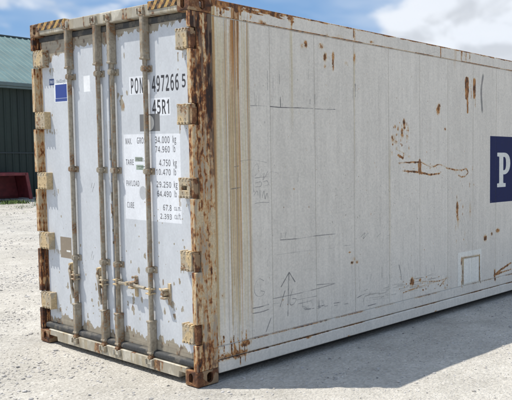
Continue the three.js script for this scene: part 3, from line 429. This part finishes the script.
// low concrete footing strip along its wall
{ const g = uvFaces(box(-25.25, -24.0, -0.05, 0.05, -36, 12, 0.01), 2); const t = paintTex(256, 256, (u, v, o) => { const a = fbm(u * 12, v * 12, 5, 12); o[0] = 150 + (a - 0.5) * 60; o[1] = o[0]; o[2] = o[0] - 4; }); const m = mesh('concrete_apron', g, std({ map: t, roughness: 0.9 })); m.userData = { kind: 'structure', label: 'grey concrete strip along the foot of the green building', category: 'pavement' }; }
// maroon skip-like steel frame
{
  const S = new THREE.Group(); S.name = 'steel_bin'; S.position.set(-24.5, 0.05, -7.9); scene.add(S);
  S.userData = { label: 'maroon steel bin with sloping end and open dark side', category: 'bin' };
  const t = paintTex(256, 256, (u, v, o) => { const a = fbm(u * 8, v * 8, 5, 8); o[0] = o[1] = o[2] = 215 + (a - 0.5) * 90; });
  const red = std({ map: t, color: new THREE.Color(0.21, 0.030, 0.036), roughness: 0.6 });
  const X0 = 0.45, X1 = -0.62, pz = (u, v) => pixel(u, v, 0, -24.05).z + 7.9, top = pixel(20, 172.2, 0, -24.05).y - 0.05, T0 = 1.7, T1 = pz(26, 173), B0 = 1.95, B1 = pz(31, 198);   // z at top and foot
  const bar = (x, za, ya, zb, yb, w = 0.11, d = 0.09) => { const l = Math.hypot(zb - za, yb - ya), g = flat(new RoundedBoxGeometry(d, l, w, 1, 0.015)); g.rotateX(Math.atan2(zb - za, yb - ya)); return g.translate(x, (ya + yb) / 2, (za + zb) / 2); };
  mesh('top_rail', uvFaces(bar(X0, T0, top - 0.07, T1, top - 0.07), 0.8), red, S); mesh('top_rail', uvFaces(bar(X1, T0, top - 0.07, T1, top - 0.07), 0.8), red, S);
  for (const x of [X0, X1]) { mesh('leg', uvFaces(bar(x, B0, 0, T0, top - 0.02), 0.8), red, S); mesh('leg', uvFaces(bar(x, B1, 0, T1, top - 0.02), 0.8), red, S); }
  const sh = new THREE.Shape(); sh.moveTo(B0, 0.08); sh.lineTo(B1, 0.08); sh.lineTo(T1, top - 0.09); sh.lineTo(T0, top - 0.09); sh.closePath();
  const p = flat(new THREE.ExtrudeGeometry(sh, { depth: 0.02, bevelEnabled: false })); p.rotateY(-Math.PI / 2); p.translate(X1 + 0.1, 0, 0); mesh('back_panel', uvFaces(p, 0.8), red, S);
  mesh('added_cover', uvFaces(box(X1, X0 - 0.06, top - 0.05, top - 0.02, T1 + 0.03, T0 - 0.03, 0.004), 0.8), red, S);  // top cover added so the inside of the bin falls dark
  { const l = Math.hypot(B1 - T1, top), e = flat(new THREE.BoxGeometry(X0 - X1 - 0.1, l - 0.06, 0.02)); e.rotateX(Math.atan2(T1 - B1, top)); e.translate((X0 + X1) / 2, top / 2, (T1 + B1) / 2 - 0.03); mesh('end_plate', uvFaces(e, 0.8), red, S); }
  mesh('bottom_rail', uvFaces(bar(X1 + 0.02, B0, 0.05, B1, 0.05, 0.08, 0.08), 0.8), red, S);
}
// grass along the wall foot
{
  const R = rng(9), pos = [], col = [], nor = [];
  const blade = (x, z, h, w) => { const a = R() * 6.28, dx = Math.cos(a) * w, dz = Math.sin(a) * w, lx = (R() - 0.5) * h * 0.9, lz = (R() - 0.5) * h * 0.9, t = R(); const c = [0.045 + 0.05 * t, 0.085 + 0.06 * t, 0.02 + 0.015 * t]; pos.push(x - dx, 0, z - dz, x + dx, 0, z + dz, x + lx, h, z + lz); for (let i = 0; i < 3; i++) { col.push(...c); nor.push(0.2, 0.95, 0.2); } };
  for (let k = 0; k < 26000; k++) { const z = -17 + R() * 22, x = -23.95 + R() * 1.5 * (0.5 + fbm(z * 0.9 + 60, 3, 3)); const d = fbm(x * 0.9 + 80, z * 0.9 + 20, 3); const part = z > -8.45 ? 1 : 0.06; if (R() > part * sstep(0.25, 0.5, d)) continue; blade(x, z, 0.06 + 0.2 * R() * d, 0.007 + 0.006 * R()); }
  for (let k = 0; k < 900; k++) { const z = -14 + R() * 14, x = -22.5 + R() * 5; if (fbm(x * 1.2 + 3, z * 1.2 + 9, 3) < 0.60) continue; for (let i = 0; i < 6; i++) blade(x + (R() - .5) * .15, z + (R() - .5) * .15, 0.03 + 0.07 * R(), 0.005); }
  const g = new THREE.BufferGeometry(); g.setAttribute('position', new THREE.Float32BufferAttribute(pos, 3)); g.setAttribute('normal', new THREE.Float32BufferAttribute(nor, 3)); g.setAttribute('color', new THREE.Float32BufferAttribute(col, 3));
  const m = mesh('grass', g, std({ vertexColors: true, roughness: 0.9, side: THREE.DoubleSide })); m.userData = { kind: 'stuff', label: 'strip of green grass and weeds before the green building', category: 'grass' };
}

// ---------------------------------------------------------------- the container
const BASE = new THREE.Vector3(-WID / 2, 0, -LEN / 2);
const C = new THREE.Group(); C.name = 'shipping_container'; C.position.copy(BASE); scene.add(C);
C.userData = { label: 'long white refrigerated shipping container with rusty corner posts and double doors', category: 'container' };
const part = (name, geo, mat, parent = C) => mesh(name, geo.translate(-BASE.x, 0, -BASE.z), mat, parent);   // geometry in place coordinates
const uvPost = (g, left) => uvSheet(g, (x, y, z) => ((left ? -(x + WID) : x) - z + 0.2) / 0.45, (x, y) => y / 2.9);
const uvSide = (g) => uvSheet(g, (x, y, z) => -z / SZ, (x, y) => y / SY);
const uvPlain = (g) => uvSheet(g, (x, y, z) => -z / 8 + 0.13, (x, y) => y / 2.9);
const uvDoor = (g) => uvSheet(g, (x) => (x - DX0) / DXW, (x, y) => (y - DY0) / DYH);
let seq = 0; const offs = () => { seq++; return [(seq * 0.37) % 1, (seq * 0.61) % 1]; };

// corner castings: hollow blocks with oval holes
{
  const ev = new Evaluator(); ev.useGroups = false; ev.attributes = ['position', 'normal'];
  const oval = (w, h, d) => { const s = new THREE.Shape(), r = w / 2, l = h / 2 - r; s.absarc(0, l, r, 0, Math.PI); s.absarc(0, -l, r, Math.PI, Math.PI * 2); s.closePath(); return new THREE.ExtrudeGeometry(s, { depth: d, bevelEnabled: false, curveSegments: 8 }); };
  const brush = (g) => { const n = mergeVertices((() => { const q = g.clone(); for (const k of Object.keys(q.attributes)) if (k !== 'position' && k !== 'normal') q.deleteAttribute(k); return q; })()); n.clearGroups(); const b = new Brush(n); b.updateMatrixWorld(); return b; };
  const sub = (a, g) => ev.evaluate(a, brush(g), SUBTRACTION);
  const make = (sx, sy, sz) => {      // outer corner at the origin, block towards (sx, sy, sz)
    let g = new RoundedBoxGeometry(0.162, 0.118, 0.178, 2, 0.010); g.translate(0.081 * sx, 0.059 * sy, 0.089 * sz); let a = brush(g);
    a = sub(a, new THREE.BoxGeometry(0.118, 0.074, 0.134).translate(0.084 * sx, 0.060 * sy, 0.092 * sz));
    a = sub(a, oval(0.050, 0.080, 0.12).translate(0.089 * sx, 0.060 * sy, sz > 0 ? -0.06 : -0.06));
    a = sub(a, oval(0.050, 0.080, 0.12).rotateY(Math.PI / 2).translate(-0.06, 0.060 * sy, 0.101 * sz));
    a = sub(a, oval(0.064, 0.120, 0.10).rotateX(Math.PI / 2).translate(0.089 * sx, sy > 0 ? 0.05 : 0.05, 0.1015 * sz));
    return flat(a.geometry);
  };
  for (const [x, sx] of [[0.002, -1], [-WID - 0.002, 1]]) for (const [y, sy] of [[0.001, 1], [H + 0.001, -1]]) for (const [z, sz] of [[0.002, -1], [-LEN - 0.002, 1]]) part('corner_casting', uvFaces(make(sx, sy, sz).translate(x, y, z), 0.5, offs()), MAT.rust);
}
// corner posts: inner column, and a front strip in lengths between the hinges
const HINGE_Y = [2.585, 2.035, 1.49, 0.945, 0.395];
for (const left of [false, true]) {
  const X = (a) => left ? -WID - a : a;               // a: metres inwards from the outer face are negative
  const g = [box(X(0), X(-0.145), 0.118, H - 0.118, -0.054, -0.176, 0.006)];
  const cuts = [H - 0.118, ...HINGE_Y.flatMap((y) => [y + 0.079, y - 0.079]), 0.118];
  for (let i = 0; i < cuts.length; i += 2) g.push(box(X(0.001), X(-0.05), cuts[i + 1], cuts[i], 0, -0.056, 0.004));
  part('corner_post', uvPost(join(g), left), left ? MAT.postDark : MAT.post);
  const far = box(X(0), X(-0.16), 0.118, H - 0.118, -LEN, -LEN + 0.17, 0.01); part('corner_post', uvFaces(far, 0.5, offs()), MAT.rust);
}
// side walls of panels with recessed joints, rails above and below
{
  const seams = [-0.178, -0.288, -0.375, -0.495]; for (let z = -0.70; z > -11.9; z -= 0.4643) seams.push(z);
  while (-LEN + 0.17 - seams[seams.length - 1] > -0.2) seams.pop(); seams.push(-LEN + 0.172);
  const depth = [0.012, 0.0145, 0.011];                // the folded strips next to the post
  for (const left of [false, true]) {
    const X = (a) => left ? -WID - a : a, near = (z) => !left && z > -4.45;
    for (let i = 0; i + 1 < seams.length; i++) {
      const x = i < 3 ? depth[i] : 0.012, j = 0.0016, z0 = seams[i], z1 = seams[i + 1];
      const g = box(X(-x), X(-0.04), 0.2755, 2.7675, z0 - j, z1 + j, 0.0035);
      part('side_panel', near(z1) ? uvSide(g) : uvPlain(g), near(z1) ? MAT.side : MAT.plain);
    }
    part('wall_backing', uvFaces(box(X(-0.0155), X(-0.075), 0.17, 2.80, -0.17, -LEN + 0.17, 0), 1), MAT.seal);
    for (const [a, b, mt] of [[-0.178, -4.42, 'side'], [-4.42, -LEN + 0.178, 'plain']]) {
      const f = mt === 'side' && !left ? uvSide : uvPlain, m = left ? MAT.plain : MAT[mt];
      part('top_rail', f(box(X(-0.005), X(-0.10), 2.774, H - 0.004, a, b, 0.006)), m);
      part('foot_band', f(box(X(-0.007), X(-0.04), 0.1745, 0.2695, a, b, 0.004)), m);
      part('bottom_rail', f(join(box(X(0), X(-0.10), 0.066, 0.166, a, b, 0.012))), m);
    }
  }
  // small hatch with a raised rim
  const h0 = -3.285, h1 = -3.61, y0 = 0.285, y1 = 0.59;
  const hatch = part('access_hatch', uvSide(join(box(-0.018, -0.003, y0 + 0.006, y1 - 0.014, h0 - 0.015, -3.449, 0.003), box(-0.018, -0.003, y0 + 0.006, y1 - 0.014, -3.453, h1 + 0.015, 0.003), box(-0.018, -0.009, y0 + 0.006, y1 - 0.014, h0 - 0.015, h1 + 0.015, 0.001))), MAT.side);
  part('hatch_rim', uvFaces(join(box(-0.018, 0.002, y0, y1, h0, h0 - 0.008, 0.002), box(-0.018, 0.002, y0, y1, h1 + 0.008, h1, 0.002), box(-0.018, 0.0025, y1 - 0.007, y1, h0, h1, 0.002)), 0.5, [0.3, 0.1]), MAT.tan, hatch).position.set(0, 0, 0);
}
// roof, far end, floor and cross bearers
part('roof', uvPlain(box(-0.10, -WID + 0.10, 2.83, H - 0.02, -0.04, -LEN + 0.1, 0.01)), MAT.plain);
part('end_wall', uvFaces(box(-0.15, -WID + 0.15, 0.12, H - 0.1, -LEN + 0.12, -LEN + 0.05, 0.01), 2), MAT.plain);
part('floor', uvFaces(box(-0.101, -WID + 0.101, 0.082, 0.22, -0.13, -LEN + 0.18, 0), 1), MAT.tarShade);  // underside lowered to keep the gap beneath it dark
for (const x of [-0.14, -WID + 0.14]) part('added_shade_beam', uvFaces(box(x - 0.03, x + 0.03, 0.016, 0.081, -0.2, -LEN + 0.2, 0.004), 0.5, offs()), MAT.tarShade);  // beams added to shut light out of the gap below the rails
for (let i = 0; i < 18; i++) part('cross_bearer', uvFaces(box(-0.172, -WID + 0.172, 0.055, 0.081, -0.5 - i * 0.65, -0.62 - i * 0.65, 0.004), 0.5, offs()), MAT.tarShade);
// door header with hazard strips and the cam keepers
const header = part('door_header', uvFaces(join(box(-0.158, -WID + 0.158, 2.792, H - 0.012, 0, -0.16, 0.010), box(-0.158, -WID + 0.158, H - 0.016, H - 0.006, -0.03, -0.16, 0.003)), 0.9, [0.1, 0.33]), MAT.cream);
{
  const w = 512, h = 96, [cv, c] = canvas(w, h); c.fillStyle = 'rgb(186,152,88)'; c.fillRect(0, 0, w, h); c.fillStyle = 'rgb(48,40,34)';
  for (let i = -2; i < 8; i++) { c.beginPath(); c.moveTo(i * 118, h); c.lineTo(i * 118 + 60, h); c.lineTo(i * 118 + 140, 0); c.lineTo(i * 118 + 80, 0); c.closePath(); c.fill(); }
  const d = c.getImageData(0, 0, w, h).data, t = paintTex(w, h, (u, v, o) => { const k = (Math.floor((1 - v) * h) * w + Math.floor(u * w)) * 4; o[0] = d[k]; o[1] = d[k + 1]; o[2] = d[k + 2]; const n = fbm(u * 22, v * 5, 5); put(o, [150, 108, 66], sstep(0.5, 0.6, n) * 0.75); const g = 0.85 + 0.3 * fbm(u * 90, v * 20, 3); o[0] *= g; o[1] *= g; o[2] *= g; }, true, false);
  const m = std({ map: t, roughness: 0.7 });
  for (const [a, b] of [[-WID + 0.162, -1.80], [-0.53, -0.162]]) { const g = box(a, b, H - 0.066, H - 0.001, 0.006, -0.05, 0.002); uvSheet(g, (x) => (x - a) / (b - a), (x, y) => (y - (H - 0.066)) / 0.065); part('hazard_strip', g, m, header).position.set(0, 0, 0); }
}
// sill with notches beside the castings
{
  const s = new THREE.Shape(); const a = -WID + 0.155, b = -0.155; s.moveTo(a, 0.128); s.lineTo(a, 0.082); s.lineTo(a + 0.15, 0.082); s.lineTo(a + 0.16, 0.044); s.lineTo(b - 0.10, 0.044); s.lineTo(b - 0.09, 0.090); s.lineTo(b, 0.090); s.lineTo(b, 0.128); s.closePath();
  const g = flat(new THREE.ExtrudeGeometry(s, { depth: 0.12, bevelEnabled: true, bevelSize: 0.004, bevelThickness: 0.004, bevelSegments: 1 })); g.translate(0, 0, -0.128);
  part('door_sill', uvFaces(g, 0.9, [0.4, 0.05]), MAT.cream);
}
// doors with their gear
const rod = (x, dir, door) => {
  const z = -0.022, r = 0.0178;
  const sub = (n, g, m) => { const q = part(n, g, m, door); q.position.set(0, 0, 0); return q; };
  sub('lock_rod', uvFaces(cyl(r, [x, 0.15, z], [x, 2.83, z], 18), 0.6, offs()), MAT.bar);
  for (const [y0, y1] of [[2.47, 2.815], [0.16, 0.425]]) {
    sub('rod_sleeve', uvFaces(join(box(x - 0.026, x + 0.026, y0, y1, z + 0.027, DZ - 0.004, 0.013), box(x - 0.029, x + 0.029, y0 - 0.002, y0 + 0.016, z + 0.030, DZ - 0.004, 0.006), box(x - 0.029, x + 0.029, y1 - 0.016, y1 + 0.002, z + 0.030, DZ - 0.004, 0.006)), 0.6, offs()), MAT.bar);
  }
  for (const y of [2.40, 1.605, 0.83]) sub('rod_bracket', uvFaces(join(cyl(r + 0.009, [x, y - 0.022, z], [x, y + 0.022, z], 16), box(x - 0.055, x + 0.055, y - 0.026, y + 0.026, DZ + 0.010, DZ - 0.004, 0.004), box(x + 0.012, x + 0.030, y - 0.016, y + 0.016, z + 0.026, DZ, 0.004), box(x - 0.03, x - 0.012, y - 0.016, y + 0.016, z + 0.022, DZ, 0.004), cyl(0.008, [x + 0.042, y, DZ + 0.008], [x + 0.042, y, DZ + 0.022], 6), cyl(0.008, [x - 0.042, y, DZ + 0.008], [x - 0.042, y, DZ + 0.022], 6)), 0.6, offs()), MAT.bar);
  // cams that turn behind the keepers on header and sill
  for (const [y0, y1, s] of [[2.815, 2.862, 1], [0.112, 0.158, -1]]) sub('cam', uvFaces(join(cyl(0.026, [x, y0, z + 0.002], [x, y1, z + 0.002], 12), box(x - 0.014, x + 0.034, y0 + 0.010, y1 - 0.012, z + 0.036, DZ - 0.002, 0.006), cyl(0.018, [x, s > 0 ? y1 : y0 - 0.012, z], [x, s > 0 ? y1 + 0.012 : y0, z], 10)), 0.35, offs()), MAT.rust);
  for (const [y, yy] of [[2.838, 1], [0.098, -1]]) { const q = uvFaces(join(box(x + 0.036, x + 0.050, y - 0.030, y + 0.026, 0.018, -0.004, 0.005), box(x - 0.050, x - 0.036, y - 0.025, y + 0.024, 0.014, -0.004, 0.005), box(x - 0.045, x + 0.045, y - 0.02, y + 0.02, 0.004, -0.006, 0.002)), 0.35, offs()); part('cam_keeper', q, yy > 0 ? MAT.cream : MAT.cream); }
};
// handle: a clevis on the rod, a lever, and the catch plate on the door
function handle(x, y, kind, door) {
  const sub = (n, g, m) => { const q = part(n, g, m, door); q.position.set(0, 0, 0); return q; };
  const z = -0.022;
  sub('handle_hub', uvFaces(join(box(x - 0.032, x + 0.032, y - 0.024, y - 0.012, z + 0.030, z - 0.024, 0.005), box(x - 0.032, x + 0.032, y + 0.012, y + 0.024, z + 0.030, z - 0.024, 0.005), cyl(0.009, [x + 0.02, y - 0.03, z + 0.022], [x + 0.02, y + 0.03, z + 0.022], 8)), 0.35, offs()), MAT.tan);
  if (kind === 'bent') {               // folded lever with a hooked end, left of the rod
    const c = new THREE.CatmullRomCurve3([[x - 0.02, y - 0.19, z + 0.012], [x - 0.045, y - 0.10, z + 0.014], [x - 0.052, y - 0.02, z + 0.016], [x - 0.075, y + 0.03, z + 0.012], [x - 0.10, y + 0.055, z + 0.004], [x - 0.092, y + 0.095, z - 0.004]].map((p) => new THREE.Vector3(...p)));
    sub('handle', uvFaces(flat(new THREE.TubeGeometry(c, 24, 0.0125, 8)), 0.35, offs()), MAT.bar);
    sub('handle_catch', uvFaces(join(box(x - 0.15, x - 0.06, y - 0.015, y + 0.02, DZ + 0.012, DZ - 0.004, 0.004), box(x - 0.115, x - 0.080, y - 0.03, y + 0.115, DZ + 0.026, DZ - 0.004, 0.008), cyl(0.014, [x - 0.098, y + 0.10, DZ], [x - 0.098, y + 0.10, DZ + 0.035], 10), box(x - 0.075, x - 0.03, y - 0.06, y + 0.04, DZ + 0.03, DZ, 0.006)), 0.35, offs()), MAT.tan);
  } else if (kind === 'lever') {       // lever lying to the right in its catch
    sub('handle', uvFaces(join(box(x + 0.02, x + 0.34, y - 0.011, y + 0.011, z + 0.020, z + 0.006, 0.005), cyl(0.012, [x + 0.30, y - 0.004, z + 0.013], [x + 0.42, y - 0.006, z + 0.013], 10)), 0.35, offs()), MAT.bar);
    sub('handle_catch', uvFaces(join(box(x + 0.215, x + 0.255, y - 0.10, y + 0.07, DZ + 0.010, DZ - 0.004, 0.004), box(x + 0.20, x + 0.262, y - 0.030, y - 0.013, z + 0.030, DZ, 0.005), box(x + 0.205, x + 0.258, y + 0.013, y + 0.028, z + 0.028, DZ, 0.005), cyl(0.010, [x + 0.235, y + 0.062, DZ], [x + 0.235, y + 0.062, z + 0.012], 8), cyl(0.017, [x + 0.17, y + 0.006, z + 0.012], [x + 0.17, y + 0.006, z + 0.032], 10)), 0.35, offs()), MAT.tan);
  } else {                             // catch only, lever gone
    sub('handle_catch', uvFaces(join(box(x + 0.20, x + 0.238, y - 0.09, y + 0.08, DZ + 0.010, DZ - 0.004, 0.004), cyl(0.024, [x + 0.185, y, DZ], [x + 0.185, y, DZ + 0.040], 12), cyl(0.012, [x + 0.185, y, DZ + 0.04], [x + 0.185, y, DZ + 0.052], 8), box(x + 0.165, x + 0.225, y - 0.042, y - 0.024, z + 0.024, DZ, 0.005), box(x + 0.165, x + 0.22, y + 0.024, y + 0.04, z + 0.020, DZ, 0.005), cyl(0.008, [x + 0.12, y + 0.03, z - 0.004], [x + 0.19, y + 0.012, z + 0.014], 8)), 0.35, offs()), MAT.tan);
  }
}
function hinge(door, y, right) {
  const s = right ? -1 : 1, e = right ? 0 : -WID, w = right ? 0.186 : 0.222, X = (a) => e + s * a, g = [];
  if (right && y === HINGE_Y[2]) g.push(box(X(0.045), X(w), y + 0.016, y + 0.064, 0.002, DZ - 0.002, 0.006), box(X(0.045), X(w), y - 0.064, y - 0.016, 0.002, DZ - 0.002, 0.006), box(X(0.045), X(0.085), y - 0.018, y + 0.018, 0.001, DZ - 0.002, 0.003), box(X(0.150), X(w), y - 0.018, y + 0.018, 0.001, DZ - 0.002, 0.003));
  else g.push(box(X(0.045), X(w), y - 0.064, y + 0.064, 0.002, DZ - 0.002, 0.006));
  for (let k = 0; k < 4; k++) { const a = 0.050 + (w - 0.072) * k / 3; for (const sy of [1, -1]) g.push(box(X(a), X(a + 0.022), y + sy * 0.052, y + sy * (0.074 + 0.003 * (k % 2)), 0.005, DZ - 0.002, 0.005)); }
  for (const yy of [y - 0.03, y + 0.03]) for (const a of [0.085, w - 0.045]) g.push(cyl(0.006, [X(a), yy, -0.002], [X(a), yy, 0.007], 6));
  const hg = part('hinge', uvFaces(join(g), 0.5, offs()), MAT.tan, door); hg.position.set(0, 0, 0);
  // knuckle in the gap of the post strip
  const k = part('hinge_knuckle', uvFaces(join(cyl(0.019, [X(0.028), y - 0.072, -0.026], [X(0.028), y + 0.072, -0.026], 12), box(X(0.012), X(0.05), y - 0.055, y + 0.055, -0.008, -0.05, 0.006)), 0.5, offs()), MAT.rust, door); k.position.set(0, 0, 0);
}
const rods = [-1.219 - 0.582, -1.219 - 0.112, -1.219 + 0.106, -1.219 + 0.586];
for (const right of [false, true]) {
  const x0 = right ? -1.208 : -WID + 0.088, x1 = right ? -0.088 : -1.230;
  const door = part('door', uvDoor(box(x0, x1, 0.185, 2.742, DZ, DZ - 0.07, 0.006)), MAT.door);
  const ring = []; const o = 0.034;
  ring.push(box(x0 - 0.03, x1 + 0.03, 2.738, 2.790, DZ + 0.006, DZ - 0.06, 0.012), box(x0 - 0.03, x1 + 0.03, 0.130, 0.187, DZ + 0.036, DZ - 0.06, 0.022));
  if (right) ring.push(box(x1 - 0.004, x1 + o, 0.18, 2.75, DZ - 0.006, DZ - 0.06, 0.008), box(x0 - 0.018, x0 - 0.002, 0.186, 2.74, DZ - 0.008, DZ - 0.06, 0.004));
  else ring.push(box(x0 - o, x0 + 0.004, 0.18, 2.75, DZ - 0.006, DZ - 0.06, 0.008));
  const gk = part('gasket', uvFaces(join(ring), 0.4, offs()), MAT.rubber, door); gk.position.set(0, 0, 0);
  for (const x of right ? rods.slice(2) : rods.slice(0, 2)) rod(x, right ? 1 : -1, door);
  for (const y of HINGE_Y) hinge(door, y, right);
  if (right) { handle(rods[2], 0.685, 'lever', door); handle(rods[3], 0.66, 'catch', door); } else { handle(rods[0], 0.66, 'bent', door); handle(rods[1], 0.66, 'bent', door); }
}

// ---------------------------------------------------------------- render
const renderer = new THREE.WebGLRenderer({ antialias: true });
renderer.setSize(1024, 800); renderer.shadowMap.enabled = true; renderer.shadowMap.type = THREE.PCFSoftShadowMap;
renderer.toneMapping = THREE.LinearToneMapping; renderer.toneMappingExposure = EXPOSURE; renderer.outputColorSpace = THREE.SRGBColorSpace;
renderer.render(scene, camera);
